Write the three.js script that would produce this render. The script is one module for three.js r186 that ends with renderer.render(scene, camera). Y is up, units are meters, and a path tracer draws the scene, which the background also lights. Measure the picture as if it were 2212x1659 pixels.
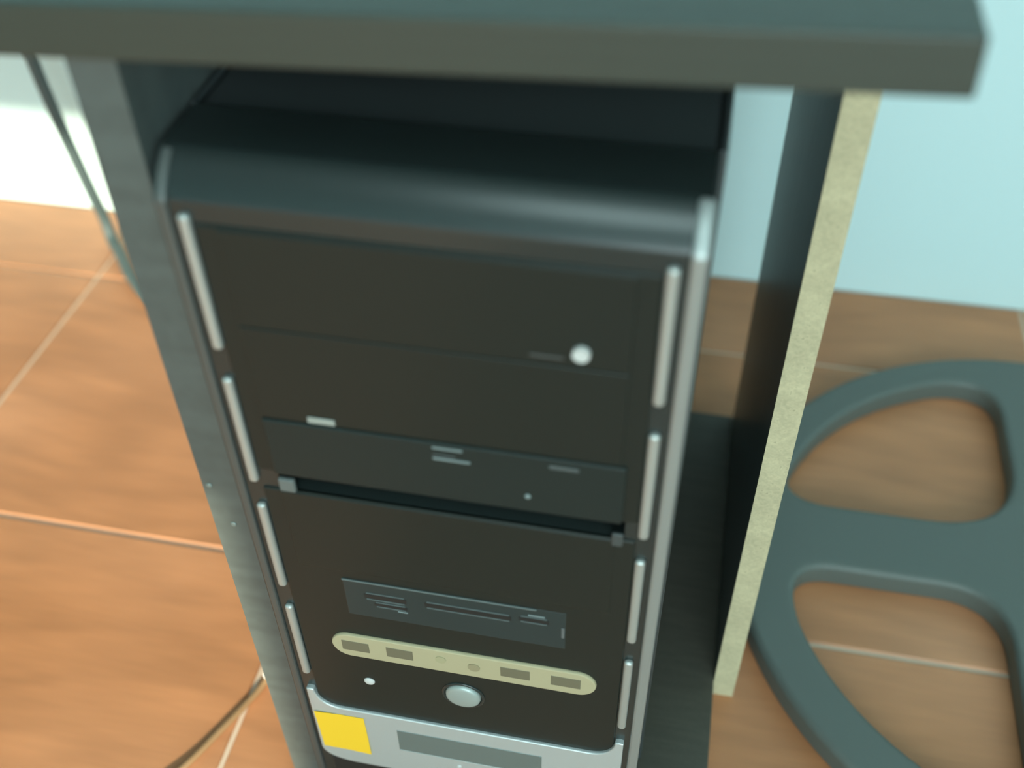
import * as THREE from 'three';
import { RoundedBoxGeometry } from 'three/addons/geometries/RoundedBoxGeometry.js';
import { mergeGeometries } from 'three/addons/utils/BufferGeometryUtils.js';
import { Brush, Evaluator, SUBTRACTION } from 'three-bvh-csg';
import { RectAreaLightUniformsLib } from 'three/addons/lights/RectAreaLightUniformsLib.js';

// ------------------------------------------------------------------ camera, sky, sun, exposure
const renderer = new THREE.WebGLRenderer({ antialias: true });
renderer.toneMapping = THREE.LinearToneMapping;
renderer.toneMappingExposure = 1.0;
renderer.shadowMap.enabled = true;
RectAreaLightUniformsLib.init();

const scene = new THREE.Scene();
scene.background = new THREE.Color().setRGB(0.75, 0.95, 1.0);

const EYE = 0.65;                                            // camera height above the tiles
const camera = new THREE.PerspectiveCamera(2 * Math.atan(829.5 / 2294) * 180 / Math.PI, 2212 / 1659, 0.02, 30);
camera.position.set(0, EYE, 0);
camera.quaternion.setFromRotationMatrix(new THREE.Matrix4().makeBasis(
  new THREE.Vector3(0.98025719, -0.0132221, -0.1972841),
  new THREE.Vector3(-0.12662042, 0.72436097, -0.67769348),
  new THREE.Vector3(0.15186544, 0.6892941, 0.70838586)));
camera.focus = 0.55;
camera.userData.fStop = 4;

const sun = new THREE.DirectionalLight(new THREE.Color().setRGB(1.0, 0.93, 0.70), 8.6);
sun.position.set(-0.55, 1.2, 4.0); sun.target.position.set(-0.55, 0, 0);
sun.castShadow = true; sun.shadow.radius = 1.5; sun.shadow.mapSize.set(2048, 2048);
Object.assign(sun.shadow.camera, { left: -2.5, right: 2.5, top: 2.5, bottom: -2.5, near: 0.1, far: 9 });
scene.add(sun, sun.target);

const UNSEEN_LAMP = { x: -0.16, y: 2.44, z: 1.02, w: 0.66, d: 0.66 };  // out of view overhead, placed for the highlight on the tower lip
const unseenLampLight = new THREE.RectAreaLight(new THREE.Color().setRGB(0.74, 1.0, 1.0), 3.6, UNSEEN_LAMP.w, UNSEEN_LAMP.d);
unseenLampLight.position.set(UNSEEN_LAMP.x, UNSEEN_LAMP.y - 0.012, UNSEEN_LAMP.z); unseenLampLight.lookAt(UNSEEN_LAMP.x, 0, UNSEEN_LAMP.z);
scene.add(unseenLampLight);

// unseen glowing window behind the camera, placed to brighten the back wall and fronts
const UNSEEN_WINDOW = { x0: -0.18, x1: 1.25, y0: 0.40, y1: 1.75, z: 1.6 };
const unseenWindowLight = new THREE.RectAreaLight(new THREE.Color().setRGB(0.80, 1.0, 1.03), 6.9, UNSEEN_WINDOW.x1 - UNSEEN_WINDOW.x0 - 0.1, UNSEEN_WINDOW.y1 - UNSEEN_WINDOW.y0 - 0.1);
unseenWindowLight.position.set((UNSEEN_WINDOW.x0 + UNSEEN_WINDOW.x1) / 2, (UNSEEN_WINDOW.y0 + UNSEEN_WINDOW.y1) / 2, UNSEEN_WINDOW.z - 0.05); unseenWindowLight.lookAt((UNSEEN_WINDOW.x0 + UNSEEN_WINDOW.x1) / 2, (UNSEEN_WINDOW.y0 + UNSEEN_WINDOW.y1) / 2, -2);
scene.add(unseenWindowLight);

// ------------------------------------------------------------------ helpers
let seed = 20240611;
const rnd = () => { seed = (seed * 1664525 + 1013904223) >>> 0; return seed / 4294967296; };
const used = {};
const numbered = (n) => { const k = used[n] = (used[n] ?? -1) + 1; return k ? `${n}_${String(k).padStart(3, '0')}` : n; };
function shadows(m) { m.castShadow = m.receiveShadow = true; return m; }
function thing(name, label, category, [x, y, z] = [0, 0, 0]) {
  const o = new THREE.Group(); o.name = numbered(name); o.position.set(x, y, z);
  o.userData = { label, category }; scene.add(o); return o;
}
function part(name, geo, mat, parent, label) {
  const m = shadows(new THREE.Mesh(Array.isArray(geo) ? mergeGeometries(geo.map((g) => g.index ? g.toNonIndexed() : g)) : geo, mat));
  m.name = name; parent.add(m); if (label) m.userData.label = label; return m;
}
function struct(name, geo, mat) {
  const m = shadows(new THREE.Mesh(geo, mat)); m.name = name; m.userData.kind = 'structure'; scene.add(m); return m;
}
const box = (x0, x1, y0, y1, z0, z1) => new THREE.BoxGeometry(x1 - x0, y1 - y0, z1 - z0).translate((x0 + x1) / 2, (y0 + y1) / 2, (z0 + z1) / 2);
const rbox = (x0, x1, y0, y1, z0, z1, r = 0.001, s = 2) => new RoundedBoxGeometry(x1 - x0, y1 - y0, z1 - z0, s, r).translate((x0 + x1) / 2, (y0 + y1) / 2, (z0 + z1) / 2);
const V = (x, y, z) => new THREE.Vector3(x, y, z);
function tube(pts, r, n = 60, seg = 12) { return new THREE.TubeGeometry(new THREE.CatmullRomCurve3(pts.map((p) => V(...p))), n, r, seg); }

// value noise, tileable enough for small maps
function noiseTex(w, h, fn, srgb = true) {
  const d = new Uint8Array(w * h * 4);
  for (let j = 0; j < h; j++) for (let i = 0; i < w; i++) {
    const c = fn(i / w, j / h); const k = (j * w + i) * 4;
    for (let q = 0; q < 3; q++) d[k + q] = Math.max(0, Math.min(255, Math.round(c[q] * 255)));
    d[k + 3] = 255;
  }
  const t = new THREE.DataTexture(d, w, h, THREE.RGBAFormat); t.magFilter = t.minFilter = THREE.LinearFilter;
  t.wrapS = t.wrapT = THREE.RepeatWrapping; if (srgb) t.colorSpace = THREE.SRGBColorSpace; t.needsUpdate = true; return t;
}
function lattice(nx, ny, s) {
  let q = s >>> 0; const g = []; for (let i = 0; i < nx * ny; i++) { q = (q * 1664525 + 1013904223) >>> 0; g.push(q / 4294967296); }
  return (u, v) => {
    const x = u * nx, y = v * ny, i = Math.floor(x), j = Math.floor(y), f = x - i, e = y - j;
    const sx = f * f * (3 - 2 * f), sy = e * e * (3 - 2 * e);
    const a = (p, r) => g[((r % ny + ny) % ny) * nx + ((p % nx + nx) % nx)];
    return (a(i, j) * (1 - sx) + a(i + 1, j) * sx) * (1 - sy) + (a(i, j + 1) * (1 - sx) + a(i + 1, j + 1) * sx) * sy;
  };
}

// ------------------------------------------------------------------ materials
const std = (r, g, b, roughness = 0.6, metalness = 0, extra = {}) =>
  new THREE.MeshPhysicalMaterial({ color: new THREE.Color().setRGB(r, g, b), roughness, metalness, ...extra });
const laminateTex = (() => {
  const a = lattice(5, 60, 5), b = lattice(90, 90, 9), c = lattice(3, 3, 2);
  return noiseTex(256, 256, (u, v) => { const k = 0.86 + 0.1 * a(u, v) + 0.06 * b(u, v) + 0.05 * c(u, v); return [k, k, k]; });
})();
laminateTex.repeat.set(3, 3);
const chipTex = (() => {
  const a = lattice(64, 64, 15), b = lattice(140, 140, 19), c = lattice(12, 12, 22);
  return noiseTex(256, 256, (u, v) => { const k = 0.84 + 0.07 * a(u, v) + 0.07 * b(u, v) + 0.06 * c(u, v) - (a(u, v) > 0.93 ? 0.12 : 0); return [k, k * 0.995, k * 0.97]; });
})();
chipTex.repeat.set(9, 9);
const M = {
  laminate: std(0.042, 0.051, 0.040, 0.42, 0, { map: laminateTex }),
  panel: std(0.085, 0.103, 0.097, 0.5, 0, { map: laminateTex }),
  innerPanelBounce: std(0.090, 0.120, 0.115, 0.36, 0, { clearcoat: 0.12, clearcoatRoughness: 0.3, map: laminateTex }),  // same laminate, lightened and bluer to stand in for bounced light
  baseBoard: std(0.07, 0.066, 0.05, 0.55, 0, { map: laminateTex }),
  chip: std(0.58, 0.52, 0.35, 0.9, 0, { map: chipTex }),
  wall: std(0.62, 0.81, 0.825, 0.85),
  ceiling: std(0.42, 0.46, 0.45, 0.9),  // unseen ceiling, kept darker to limit light bounced onto the floor
  grout: std(0.62, 0.47, 0.36, 0.85),
  gloss: std(0.015, 0.019, 0.016, 0.40, 0, { specularIntensity: 0.45, clearcoat: 0.05, clearcoatRoughness: 0.2 }),
  bezel: std(0.020, 0.028, 0.027, 0.25),
  slotFace: std(0.017, 0.024, 0.022, 0.42, 0, { specularIntensity: 0.4 }),
  recess: std(0.010, 0.012, 0.012, 0.6),
  steel: std(0.045, 0.055, 0.056, 0.5, 0.1),
  sideEdge: std(0.30, 0.38, 0.38, 0.4, 0.5),
  silver: std(0.46, 0.49, 0.47, 0.38, 0.55),
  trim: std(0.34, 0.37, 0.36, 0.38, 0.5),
  trimShaded: std(0.10, 0.11, 0.105, 0.45, 0.4),  // same silver trim, darkened to imitate the dimmer left edge
  band: std(0.55, 0.60, 0.60, 0.42, 0.45),
  plate: std(0.17, 0.21, 0.20, 0.45, 0.3),
  cream: std(0.42, 0.375, 0.235, 0.5),
  portDark: std(0.15, 0.135, 0.085, 0.6),
  button: std(0.36, 0.42, 0.40, 0.4, 0.3),
  white: std(0.56, 0.57, 0.55, 0.5),
  yellow: std(0.90, 0.56, 0.02, 0.75),
  print: std(0.20, 0.25, 0.25, 0.6),
  rubber: std(0.02, 0.02, 0.02, 0.8),
  cable: std(0.055, 0.085, 0.088, 0.5),
  cord: std(0.28, 0.16, 0.075, 0.6),
  plug: std(0.75, 0.7, 0.66, 0.5),
  greyPlastic: std(0.100, 0.118, 0.106, 0.5),
  unseenLampGlow: new THREE.MeshStandardMaterial({ color: 0xffffff, emissive: new THREE.Color().setRGB(0.70, 1, 1), emissiveIntensity: 3.2 }),
  unseenWindowGlow: new THREE.MeshStandardMaterial({ color: 0xffffff, emissive: new THREE.Color().setRGB(0.80, 1, 1), emissiveIntensity: 0.9 }),
  lampFrame: std(0.75, 0.75, 0.75, 0.5),
};

// ------------------------------------------------------------------ room shell
const ZB = -0.857, ZF = 1.6, XL = -1.7, XR = 1.5, HC = 2.5, T = 0.12;
const SUN_OPENING = { x0: -1.35, x1: -0.205, y1: 0.878 };           // unseen opening behind the camera, sized to shape the sun patch
struct('wall_back', box(XL - T, XR + T, 0, HC, ZB - T, ZB), M.wall);
struct('wall_left', box(XL - T, XL, 0, HC, ZB, ZF), M.wall);
struct('wall_right', box(XR, XR + T, 0, HC, ZB, ZF), M.wall);
struct('wall_front', mergeGeometries([
  box(XL - T, SUN_OPENING.x0, 0, HC, ZF, ZF + T), box(SUN_OPENING.x1, XR + T, 0, HC, ZF, ZF + T), box(SUN_OPENING.x0, SUN_OPENING.x1, SUN_OPENING.y1, HC, ZF, ZF + T)]), M.wall);
struct('ceiling', box(XL - T, XR + T, HC, HC + T, ZB - T, ZF + T), M.ceiling);

// floor: light joint bed with every tile a piece of its own
const floor = struct('floor', box(XL - T, XR + T, -0.12, -0.0016, ZB - T, ZF + T), M.grout);
const TILE = 0.298, JOINT = 0.0032;
const tileMats = [];
for (let k = 0; k < 5; k++) {
  const s = lattice(4, 34, 31 + k), fine = lattice(14, 150, 77 + k), big = lattice(3, 3, 120 + k), mid = lattice(7, 12, 160 + k);
  const map = noiseTex(192, 192, (u, v) => {
    const a = s(u, v + 0.04 * Math.sin(u * 5 + k)), b = fine(u, v), c = big(u, v), m = mid(u, v);
    const t = 0.80 + 0.07 * (a - 0.5) + 0.04 * (b - 0.5) + 0.09 * (c - 0.5) + 0.05 * (m - 0.5);
    return [t * 0.90, t * (0.618 + 0.03 * (c - 0.5)), t * (0.43 + 0.06 * (c - 0.5))];
  });
  tileMats.push(new THREE.MeshPhysicalMaterial({ map, roughness: 0.5, clearcoat: 0.08, clearcoatRoughness: 0.3 }));
}
function tileGeo(w, d) {                                     // slab with a chamfered upper rim
  const c = 0.0012, y = 0, b = -0.006, x = w / 2, z = d / 2;
  const P = [], U = [];
  const ring = [[[-x, -z], [x, -z], [x, z], [-x, z]], [[-x + c, -z + c], [x - c, -z + c], [x - c, z - c], [-x + c, z - c]]];
  const q = (a, e, f, g) => { for (const p of [a, e, f, a, f, g]) { P.push(...p); U.push(p[0] / TILE + 0.5, p[2] / TILE + 0.5); } };
  const lo = ring[0].map(([i, j]) => [i, b, j]), me = ring[0].map(([i, j]) => [i, y - c, j]), hi = ring[1].map(([i, j]) => [i, y, j]);
  for (let i = 0; i < 4; i++) { const n = (i + 1) % 4; q(lo[n], lo[i], me[i], me[n]); q(me[n], me[i], hi[i], hi[n]); }
  q(hi[0], hi[3], hi[2], hi[1]);
  const g = new THREE.BufferGeometry(); g.setAttribute('position', new THREE.Float32BufferAttribute(P, 3)); g.setAttribute('uv', new THREE.Float32BufferAttribute(U, 2)); g.computeVertexNormals(); return g;
}
const fullTile = tileGeo(TILE - JOINT, TILE - JOINT);
const rowLines = [];                                        // z of the joints, back to front
for (let z = -0.745 - TILE; z < ZF; z += TILE) rowLines.push(z);
rowLines.forEach((z0, r) => {
  const za = Math.max(z0, ZB), zb = Math.min(z0 + TILE, ZF); if (zb - za < 0.02) return;
  const shift = r <= 1 ? -0.583 : -0.258;
  const start = shift - Math.ceil((shift - XL) / TILE) * TILE;
  for (let x0 = start; x0 < XR; x0 += TILE) {
    const xa = Math.max(x0, XL), xb = Math.min(x0 + TILE, XR); if (xb - xa < 0.02) continue;
    const whole = xb - xa > TILE - 1e-4 && zb - za > TILE - 1e-4;
    const t = part(numbered('tile'), whole ? fullTile : tileGeo(xb - xa - JOINT, zb - za - JOINT), tileMats[Math.floor(rnd() * 5)], floor);
    t.position.set((xa + xb) / 2, -0.0004 * rnd(), (za + zb) / 2);
  }
});

{
  const W = new THREE.Group(); W.name = 'unseen_window_1'; W.userData.kind = 'structure'; scene.add(W);
  const { x0, x1, y0, y1, z } = UNSEEN_WINDOW, e = 0.05;
  part('frame', [rbox(x0, x1, y0, y0 + e, z - 0.04, z, 0.003), rbox(x0, x1, y1 - e, y1, z - 0.04, z, 0.003), rbox(x0, x0 + e, y0 + e, y1 - e, z - 0.04, z, 0.003), rbox(x1 - e, x1, y0 + e, y1 - e, z - 0.04, z, 0.003)], M.lampFrame, W);
  part('glow_pane', box(x0 + e, x1 - e, y0 + e, y1 - e, z - 0.02, z - 0.012), M.unseenWindowGlow, W);  // unseen glowing pane that goes with the area light
}
// unseen ceiling lamp behind and above the camera, placed to light the tower lip
const lamp = thing('unseen_ceiling_lamp', 'flat rectangular ceiling lamp out of view, placed to light the tower lip', 'lamp', [UNSEEN_LAMP.x, UNSEEN_LAMP.y, UNSEEN_LAMP.z]);
part('frame', [rbox(-UNSEEN_LAMP.w / 2 - 0.03, UNSEEN_LAMP.w / 2 + 0.03, 0.004, 0.06, -UNSEEN_LAMP.d / 2 - 0.03, UNSEEN_LAMP.d / 2 + 0.03, 0.004)], M.lampFrame, lamp);
part('diffuser', rbox(-UNSEEN_LAMP.w / 2, UNSEEN_LAMP.w / 2, -0.008, 0.012, -UNSEEN_LAMP.d / 2, UNSEEN_LAMP.d / 2, 0.003), M.unseenLampGlow, lamp);

// ------------------------------------------------------------------ desk
const desk = thing('desk', 'dark desk top on upright boards housing the black computer tower', 'desk', [0, 0, 0]);
const TILT = Math.atan2(0.0121, 0.2879);
const under = (x) => 0.5095 + (x - 0.0676) * Math.tan(TILT);   // underside height, the top sags to the left
{
  const L = 1.05, th = 0.0176, d = 0.50;
  const top = part('tabletop', rbox(-L, 0, 0, th, -d, 0, 0.0012), M.laminate, desk);
  top.position.set(0.0676, 0.5095, -0.273); top.rotation.z = TILT;
}
function upright(x0, x1, z0, z1, y0 = 0) {                    // board cut to meet the sloping underside
  const s = new THREE.Shape(); s.moveTo(x0, y0); s.lineTo(x1, y0); s.lineTo(x1, under(x1) - 0.0004); s.lineTo(x0, under(x0) - 0.0004); s.closePath();
  return new THREE.ExtrudeGeometry(s, { depth: z1 - z0, bevelEnabled: false }).translate(0, 0, z0);
}
part('side_panel', upright(-0.2075, -0.1893, -0.645, -0.286), M.panel, desk, 'dark grey upright board left of the tower');
const lp = desk.children[desk.children.length - 1];
for (const [x, y] of [[-0.2041, 0.2827], [-0.1976, 0.2561]]) part('screw_cap', new THREE.SphereGeometry(0.0016, 14, 10).scale(1, 1, 0.45).translate(x, y, -0.2859), M.plate, lp, 'tiny pale screw cap');
const rp = part('side_panel', upright(0.0496, 0.0637, -0.645, -0.3958), M.innerPanelBounce, desk, 'dark upright board with a raw yellowish front edge');
part('raw_edge', upright(0.0496, 0.0637, -0.3957, -0.3946), M.chip, rp, 'bare pale yellow chipboard edge');
part('bottom_shelf', rbox(-0.1891, 0.0494, 0, 0.018, -0.645, -0.286, 0.001), M.baseBoard, desk);

// ------------------------------------------------------------------ computer tower (its own frame: world minus C)
const C = [-0.0905, 0.018, -0.2795];
const pc = thing('computer_tower', 'black computer tower with silver edge strips standing in the desk compartment', 'computer', C);
const X = (x) => x - C[0], Y = (y) => y - C[1];
const bxw = (x0, x1, y0, y1, z0, z1) => box(X(x0), X(x1), Y(y0), Y(y1), z0, z1);
const rbw = (x0, x1, y0, y1, z0, z1, r, s) => rbox(X(x0), X(x1), Y(y0), Y(y1), z0, z1, r, s);

part('case', rbw(-0.186, 0.0045, 0.028, 0.4570, -0.40, -0.040, 0.003), M.steel, pc);
for (const [a, b] of [[-0.1882, -0.1861], [0.0046, 0.0074]]) part('side_cover', rbw(a, b, 0.030, 0.4582, -0.398, -0.043, 0.0009), M.steel, pc);
for (const fx of [-0.165, -0.016]) for (const fz of [-0.07, -0.36]) part('foot', new THREE.CylinderGeometry(0.011, 0.012, 0.0105, 20).translate(X(fx), 0.0053, fz), M.rubber, pc);

// bezel: side profile (z, y) swept across the width
const LIP = (() => {                                        // [z, y, normal angle] from the flat front up over the sloping lip to the top
  const L = []; let y = 0.444, z = 0; const D = Math.PI / 180;
  for (const [a0, a1, R, n] of [[0, 35, 0.004, 5], [35, 55, 0.045, 8], [55, 90, 0.006, 5]]) {
    for (let i = L.length ? 1 : 0; i <= n; i++) { const a = (a0 + (a1 - a0) * i / n) * D; L.push([z - R * (Math.cos(a0 * D) - Math.cos(a)), y + R * (Math.sin(a) - Math.sin(a0 * D)), a]); }
    z -= R * (Math.cos(a0 * D) - Math.cos(a1 * D)); y += R * (Math.sin(a1 * D) - Math.sin(a0 * D));
  }
  return L;
})();
const lip = (k, off) => [LIP[k][0] + off * Math.cos(LIP[k][2]), Y(LIP[k][1]) + off * Math.sin(LIP[k][2])];
function profile(off, back, y0) {
  const s = new THREE.Shape();
  s.moveTo(-back, Y(y0)); s.lineTo(off, Y(y0));
  for (let k = 0; k < LIP.length; k++) s.lineTo(...lip(k, off));
  s.lineTo(-back, Y(LIP[LIP.length - 1][1]) + off); s.closePath(); return s;
}
function sweepX(shape, x0, x1, bevel = 0) {
  const g = new THREE.ExtrudeGeometry(shape, { depth: x1 - x0 - 2 * bevel, bevelEnabled: bevel > 0, bevelSize: bevel, bevelThickness: bevel, bevelOffset: -bevel, bevelSegments: 2, curveSegments: 8 });
  g.translate(0, 0, bevel);
  g.applyMatrix4(new THREE.Matrix4().makeBasis(V(0, 0, 1), V(0, 1, 0), V(-1, 0, 0)));
  return g.translate(X(x1), 0, 0);
}
{
  const solid = new Brush(sweepX(profile(0, 0.0425, 0.026), -0.1858, 0.0042)), slot = new Brush(bxw(-0.1642, -0.0133, 0.2970, 0.3086, -0.016, 0.01));
  solid.updateMatrixWorld(); slot.updateMatrixWorld();
  const ev = new Evaluator(); ev.useGroups = false;
  part('front_bezel', ev.evaluate(solid, slot, SUBTRACTION).geometry, M.bezel, pc);
}
function ribbon(off, inner, y0, amax) {                      // thin strip that follows the front and bends a little way over the top
  const s = new THREE.Shape(), n = LIP.filter((p) => p[2] <= amax).length; s.moveTo(-inner, Y(y0)); s.lineTo(off, Y(y0));
  for (let k = 0; k < n; k++) s.lineTo(...lip(k, off * (1 - 0.6 * k / n)));
  for (let k = n - 1; k >= 0; k--) s.lineTo(...lip(k, -inner));
  s.closePath(); return s;
}
part('edge_trim', sweepX(ribbon(0.0016, 0.003, 0.024, 1.15), -0.1850, -0.1808, 0.0011), M.trimShaded, pc);
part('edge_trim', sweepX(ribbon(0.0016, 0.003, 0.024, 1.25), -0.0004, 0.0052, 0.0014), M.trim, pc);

// recessed face and the broken silver strips either side
part('face_plate', rbw(-0.1728, -0.0082, 0.3086, 0.4365, -0.002, 0.0012, 0.0012), M.gloss, pc);
part('face_plate', rbw(-0.1728, -0.0082, 0.110, 0.2970, -0.002, 0.0012, 0.0012), M.gloss, pc);
for (const cx of [-0.1755, -0.0055]) {
  for (const [y0, y1] of [[0.3778, 0.4405], [0.3006, 0.3627], [0.2238, 0.2856], [0.1448, 0.2073]]) {
    part('silver_strip', rbw(cx - 0.0022, cx + 0.0022, y0, y1, -0.001, 0.0028, 0.0018, 4), M.silver, pc);
  }
}
// drive bays
function bay(name, y0, y1, z, x0 = -0.1645, x1 = -0.0165) { return part(name, rbw(x0, x1, y0, y1, 0, z, 0.0008), M.gloss, pc); }
const drive = bay('optical_drive_door', 0.3918, 0.4355, 0.0020);
part('eject_button', new THREE.CylinderGeometry(0.0031, 0.0033, 0.0022, 28).rotateX(Math.PI / 2).translate(X(-0.0342), Y(0.3995), 0.0028), M.white, drive, 'small round white button');
const mark = (name, x0, x1, y0, y1, z, mat, parent) => part(name, rbw(x0, x1, y0, y1, z - 0.0002, z + 0.0003, 0.0002, 1), mat, parent);
mark('print_mark', -0.053, -0.0405, 0.3955, 0.3965, 0.0022, std(0.07, 0.07, 0.066, 0.6), drive);
const drive2 = bay('drive_bay_door', 0.3430, 0.3914, 0.0020);
mark('badge', -0.1440, -0.1325, 0.3410 + 0.003, 0.3410 + 0.0062, 0.0022, M.button, drive2);
const drive3 = part('slot_bay', rbw(-0.1645, -0.0145, 0.3088, 0.3426, 0, 0.0028, 0.0012), M.slotFace, pc);
mark('print_mark', -0.0925, -0.0800, 0.3398, 0.3408, 0.0030, M.print, drive3);
mark('print_mark', -0.0925, -0.0830, 0.3360, 0.3366, 0.0030, std(0.09, 0.1, 0.1, 0.6), drive3);
mark('print_mark', -0.0925, -0.0770, 0.3335, 0.3346, 0.0030, M.print, drive3);
mark('print_mark', -0.0450, -0.0330, 0.3375, 0.3395, 0.0030, std(0.07, 0.085, 0.085, 0.6), drive3);
part('indicator_light', new THREE.SphereGeometry(0.0013, 14, 10).scale(1, 1, 0.5).translate(X(-0.0536), Y(0.3187), 0.003), M.print, drive3);
part('drive_slot', bxw(-0.1640, -0.0135, 0.2972, 0.3084, -0.0158, -0.0120), M.recess, pc);
part('slot_tab', rbw(-0.1635, -0.1560, 0.2985, 0.3065, 0.0008, 0.0034, 0.001), std(0.12, 0.14, 0.135, 0.5), pc);
part('slot_tab', rbw(-0.0185, -0.0135, 0.2940, 0.3020, 0.0008, 0.0026, 0.001), std(0.05, 0.06, 0.06, 0.5), pc);
bay('blank_panel', 0.2435, 0.2965, 0.0016);
// card reader with its slots
const reader = part('card_reader', rbw(-0.1440, -0.0360, 0.2085, 0.2380, 0, 0.0014, 0.0008), std(0.026, 0.038, 0.038, 0.4, 0, { specularIntensity: 0.5 }), pc);
part('rim', rbw(-0.1440, -0.0500, 0.2370, 0.2378, 0.0012, 0.0020, 0.0003, 1), std(0.13, 0.16, 0.155, 0.5), reader);
for (const [x0, x1, yc, h] of [[-0.134, -0.113, 0.2265, 0.0032], [-0.1295, -0.113, 0.2205, 0.0018], [-0.104, -0.062, 0.2270, 0.0030], [-0.0585, -0.044, 0.2285, 0.0026]]) {
  part('card_slot', bxw(x0, x1, yc - h / 2, yc + h / 2, 0.0008, 0.0016), M.recess, reader);
  for (const dy of [h / 2 + 0.0008, -h / 2 - 0.0008]) mark('print_mark', x0 + 0.001, x1 - 0.001, yc + dy - 0.0004, yc + dy + 0.0004, 0.0014, std(0.085, 0.11, 0.11, 0.6), reader);
}
mark('print_mark', -0.1180, -0.1130, 0.2170, 0.2178, 0.0014, M.print, reader);
mark('print_mark', -0.0540, -0.0460, 0.2318, 0.2327, 0.0014, M.print, reader);
mark('print_mark', -0.0382, -0.0366, 0.2180, 0.2260, 0.0014, std(0.11, 0.12, 0.12, 0.6), reader);
// cream port strip
{
  const s = new THREE.Shape(), r = 0.0097, x0 = X(-0.1560) + r, x1 = X(-0.0198) - r, yc = Y(0.1812);
  s.absarc(x1, yc, r, -Math.PI / 2, Math.PI / 2, false); s.absarc(x0, yc, r, Math.PI / 2, Math.PI * 1.5, false); s.closePath();
  const bar = part('port_strip', new THREE.ExtrudeGeometry(s, { depth: 0.0018, bevelEnabled: true, bevelSize: 0.001, bevelThickness: 0.001, bevelOffset: -0.001, bevelSegments: 2, curveSegments: 20 }), M.cream, pc, 'cream capsule strip of sockets');
  for (const [a, b] of [[-0.1505, -0.1360], [-0.1270, -0.1130], [-0.0680, -0.0530], [-0.0425, -0.0275]]) {
    const p = part('port', rbw(a, b, 0.1775, 0.1858, 0.0022, 0.0030, 0.0003, 1), M.portDark, bar);
    p.userData.label = 'dark socket opening';
  }
  part('jack', new THREE.CylinderGeometry(0.0032, 0.0032, 0.0006, 20).rotateX(Math.PI / 2).translate(X(-0.0815), Y(0.181), 0.0029), std(0.30, 0.26, 0.155, 0.6), bar);
  part('jack', new THREE.CylinderGeometry(0.0028, 0.0028, 0.0006, 20).rotateX(Math.PI / 2).translate(X(-0.0985), Y(0.183), 0.0029), std(0.38, 0.35, 0.21, 0.6), bar);
}
// power button and disk light
{
  const prof = [[0, 0.0042], [0.004, 0.0041], [0.0075, 0.0036], [0.0090, 0.0028], [0.0095, 0.0014], [0.0095, 0]].map(([r, z]) => new THREE.Vector2(r, z));
  const g = new THREE.LatheGeometry(prof.reverse(), 48).rotateX(Math.PI / 2).translate(X(-0.0887), Y(0.1494), 0);
  const pb = part('power_button', g, M.button, pc, 'round silver push button');
  part('button_ring', new THREE.TorusGeometry(0.0108, 0.0009, 10, 48).translate(X(-0.0887), Y(0.1494), 0.0012), M.bezel, pb);
  part('disk_light', new THREE.SphereGeometry(0.0030, 20, 12).scale(1, 1, 0.45).translate(X(-0.1401), Y(0.1470), 0.0012), M.white, pc);
}
// silver band at the foot of the front
{
  const s = new THREE.Shape(), x0 = X(-0.1777), x1 = X(-0.0033);
  s.moveTo(x0, Y(0.0665)); s.lineTo(x0, Y(0.1300)); s.quadraticCurveTo(x0 + 0.0022, Y(0.1312), x0 + 0.0043, Y(0.1300));
  s.bezierCurveTo(x0 + 0.0048, Y(0.1210), x0 + 0.0095, Y(0.1148), x0 + 0.0185, Y(0.1148));
  s.lineTo(x1 - 0.0185, Y(0.1148)); s.bezierCurveTo(x1 - 0.0095, Y(0.1148), x1 - 0.0048, Y(0.1210), x1 - 0.0043, Y(0.1300));
  s.quadraticCurveTo(x1 - 0.0022, Y(0.1312), x1, Y(0.1300)); s.lineTo(x1, Y(0.0665));
  s.bezierCurveTo(x1, Y(0.0585), x1 - 0.007, Y(0.0545), x1 - 0.018, Y(0.0535)); s.lineTo(x0 + 0.018, Y(0.0535)); s.bezierCurveTo(x0 + 0.007, Y(0.0545), x0, Y(0.0585), x0, Y(0.0665));
  const band = part('silver_band', new THREE.ExtrudeGeometry(s, { depth: 0.0022, bevelEnabled: true, bevelSize: 0.0008, bevelThickness: 0.0008, bevelOffset: -0.0008, bevelSegments: 3, curveSegments: 12 }), M.band, pc, 'silver grey band across the front');
  part('name_plate', rbw(-0.1288, -0.0465, 0.0805, 0.1018, 0.0026, 0.0033, 0.0003, 1), M.plate, band, 'darker grey rectangular plate');
  part('plate_edge', rbw(-0.1288, -0.0465, 0.0797, 0.0804, 0.0026, 0.0036, 0.0003, 1), M.silver, band);
  for (const rx of [-0.0942, -0.083]) part('stud', new THREE.SphereGeometry(0.0014, 14, 10).scale(1, 1, 0.6).translate(X(rx), Y(0.0725), 0.003), M.white, band);
}
part('lower_vent', rbw(-0.1740, -0.0070, 0.0300, 0.0525, -0.001, 0.0014, 0.001), M.recess, pc);

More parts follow.
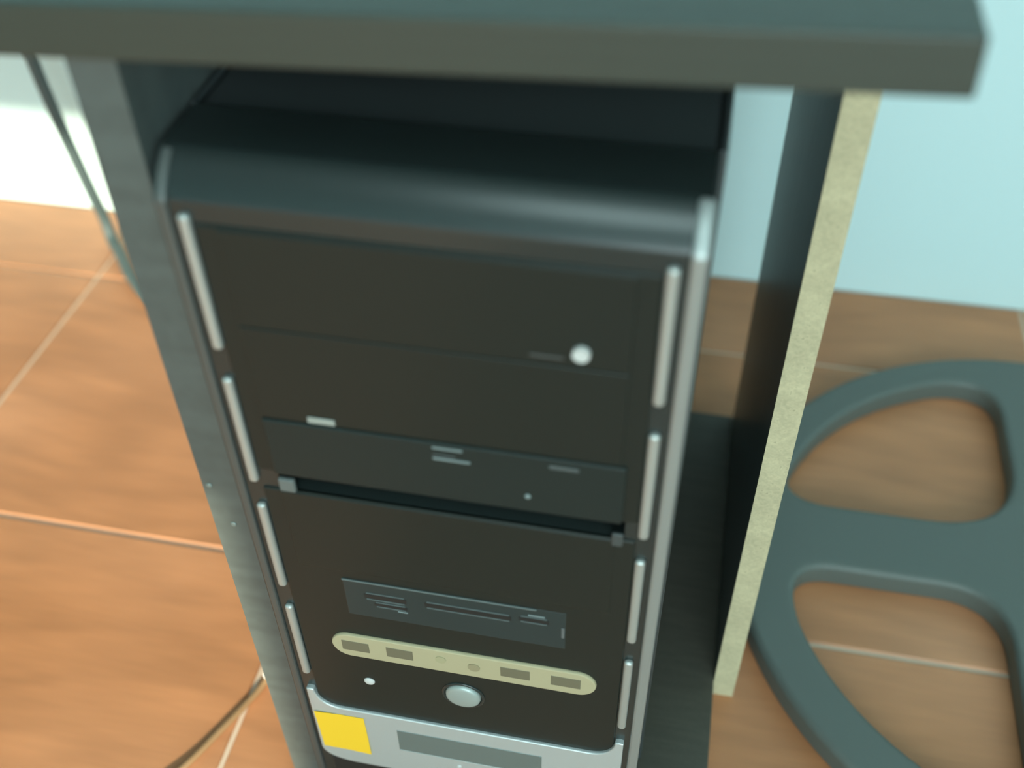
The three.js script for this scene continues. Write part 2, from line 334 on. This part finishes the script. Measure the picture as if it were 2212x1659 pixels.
// yellow sticker stuck on the silver band (slightly lifted lower corner)
{
  const g = new THREE.BoxGeometry(0.0288, 0.0395, 0.00025, 10, 12, 1); const p = g.attributes.position;
  for (let i = 0; i < p.count; i++) { const x = p.getX(i), y = p.getY(i); p.setZ(i, p.getZ(i) + 0.0006 * Math.max(0, (x / 0.0144) * (-y / 0.0197)) + 0.00008 * Math.sin(x * 900 + y * 500)); }
  g.computeVertexNormals();
  const st = shadows(new THREE.Mesh(g, M.yellow)); st.name = 'sticker'; st.position.set(-0.1614, 0.0885, -0.2795 + 0.0033); st.rotation.z = 0.015;
  st.userData = { label: 'plain yellow paper sticker on the left end of the silver band', category: 'sticker' }; scene.add(st);
}

// ------------------------------------------------------------------ cables
{
  const t = shadows(new THREE.Mesh(tube([[-0.621, 0.75, -0.815], [-0.621, 0.45, -0.812], [-0.618, 0.30, -0.806], [-0.6133, 0.202, -0.80], [-0.6075, 0.136, -0.80], [-0.598, 0.060, -0.80], [-0.5955, 0.024, -0.803], [-0.5890, 0.0062, -0.795], [-0.5749, 0.0056, -0.7805], [-0.5431, 0.0056, -0.7435], [-0.5080, 0.0056, -0.7150], [-0.45, 0.0056, -0.70], [-0.36, 0.0056, -0.71], [-0.22, 0.0056, -0.74]], 0.0058, 140), M.cable));
  t.name = 'hanging_cable'; t.userData = { label: 'dark cable hanging in front of the bright wall behind the desk', category: 'cable' }; scene.add(t);
}
{
  const cord = thing('floor_cord', 'thin tan cord with a white plug on the orange tiles', 'cord', [-0.2527, 0, -0.340]);
  part('wire', tube([[-0.075, 0.0024, 0.135], [-0.045, 0.0024, 0.090], [-0.0271, 0.0024, 0.0637], [-0.0136, 0.0024, 0.0351], [0, 0.0024, 0.003], [0.004, 0.004, -0.008]], 0.0023, 60), M.cord, cord);
  const plug = part('plug', rbox(-0.0055, 0.0055, 0, 0.010, -0.028, 0.000, 0.003, 3), M.plug, cord, 'white plug');
  plug.position.set(0.0045, 0.0002, -0.004); plug.rotation.y = -0.35;
}

// ------------------------------------------------------------------ round base with spokes lying on the tiles
{
  const base = thing('round_base', 'round grey green base with thick rim and broad spokes beside the raw board edge', 'base', [0.290, 0, -0.522]);
  const R = 0.234, lim = 0.0660 - 0.290;
  const s = new THREE.Shape();
  for (let i = 0; i < 128; i++) { const a = i / 128 * Math.PI * 2; const x = Math.max(lim, R * Math.cos(a)), y = R * Math.sin(a); i ? s.lineTo(x, y) : s.moveTo(x, y); }
  s.closePath();
  const openings = [[0.024, 0.038, 0.200, 0.05], [0.038, 0.023, 0.205, 0.07], [0.043, 0.022, 0.199, 0.045], [0.030, 0.030, 0.200, 0.05]];
  openings.forEach(([wa, wb, RI, f], k) => {
    const c = Math.cos(k * Math.PI / 2), q = Math.sin(k * Math.PI / 2), P = (x, y) => [x * c - y * q, x * q + y * c];
    const h = new THREE.Path(); const e = 0.160, am = 0.38;
    h.moveTo(...P(wa + f, wb)); h.lineTo(...P(e, wb)); h.quadraticCurveTo(...P(RI + 0.002, wb), ...P(RI * Math.cos(am), RI * Math.sin(am)));
    for (let i = 1; i <= 16; i++) { const a = am + (Math.PI / 2 - 2 * am) * i / 16; h.lineTo(...P(RI * Math.cos(a), RI * Math.sin(a))); }
    h.quadraticCurveTo(...P(wa, RI + 0.002), ...P(wa, e)); h.lineTo(...P(wa, wb + f)); h.quadraticCurveTo(...P(wa, wb), ...P(wa + f, wb)); h.closePath();
    s.holes.push(h);
  });
  const g = new THREE.ExtrudeGeometry(s, { depth: 0.022 - 0.010, bevelEnabled: true, bevelSize: 0.005, bevelThickness: 0.005, bevelOffset: -0.005, bevelSegments: 5, curveSegments: 14 });
  g.rotateX(-Math.PI / 2).translate(0, 0.005, 0);
  part('spoked_ring', g, M.greyPlastic, base);
  part('hub', new THREE.LatheGeometry([[0, 0.028], [0.010, 0.027], [0.016, 0.0245], [0.018, 0.0215]].reverse().map(([r, y]) => new THREE.Vector2(r, y)), 40), M.greyPlastic, base);
}

scene.add(camera);
renderer.render(scene, camera);
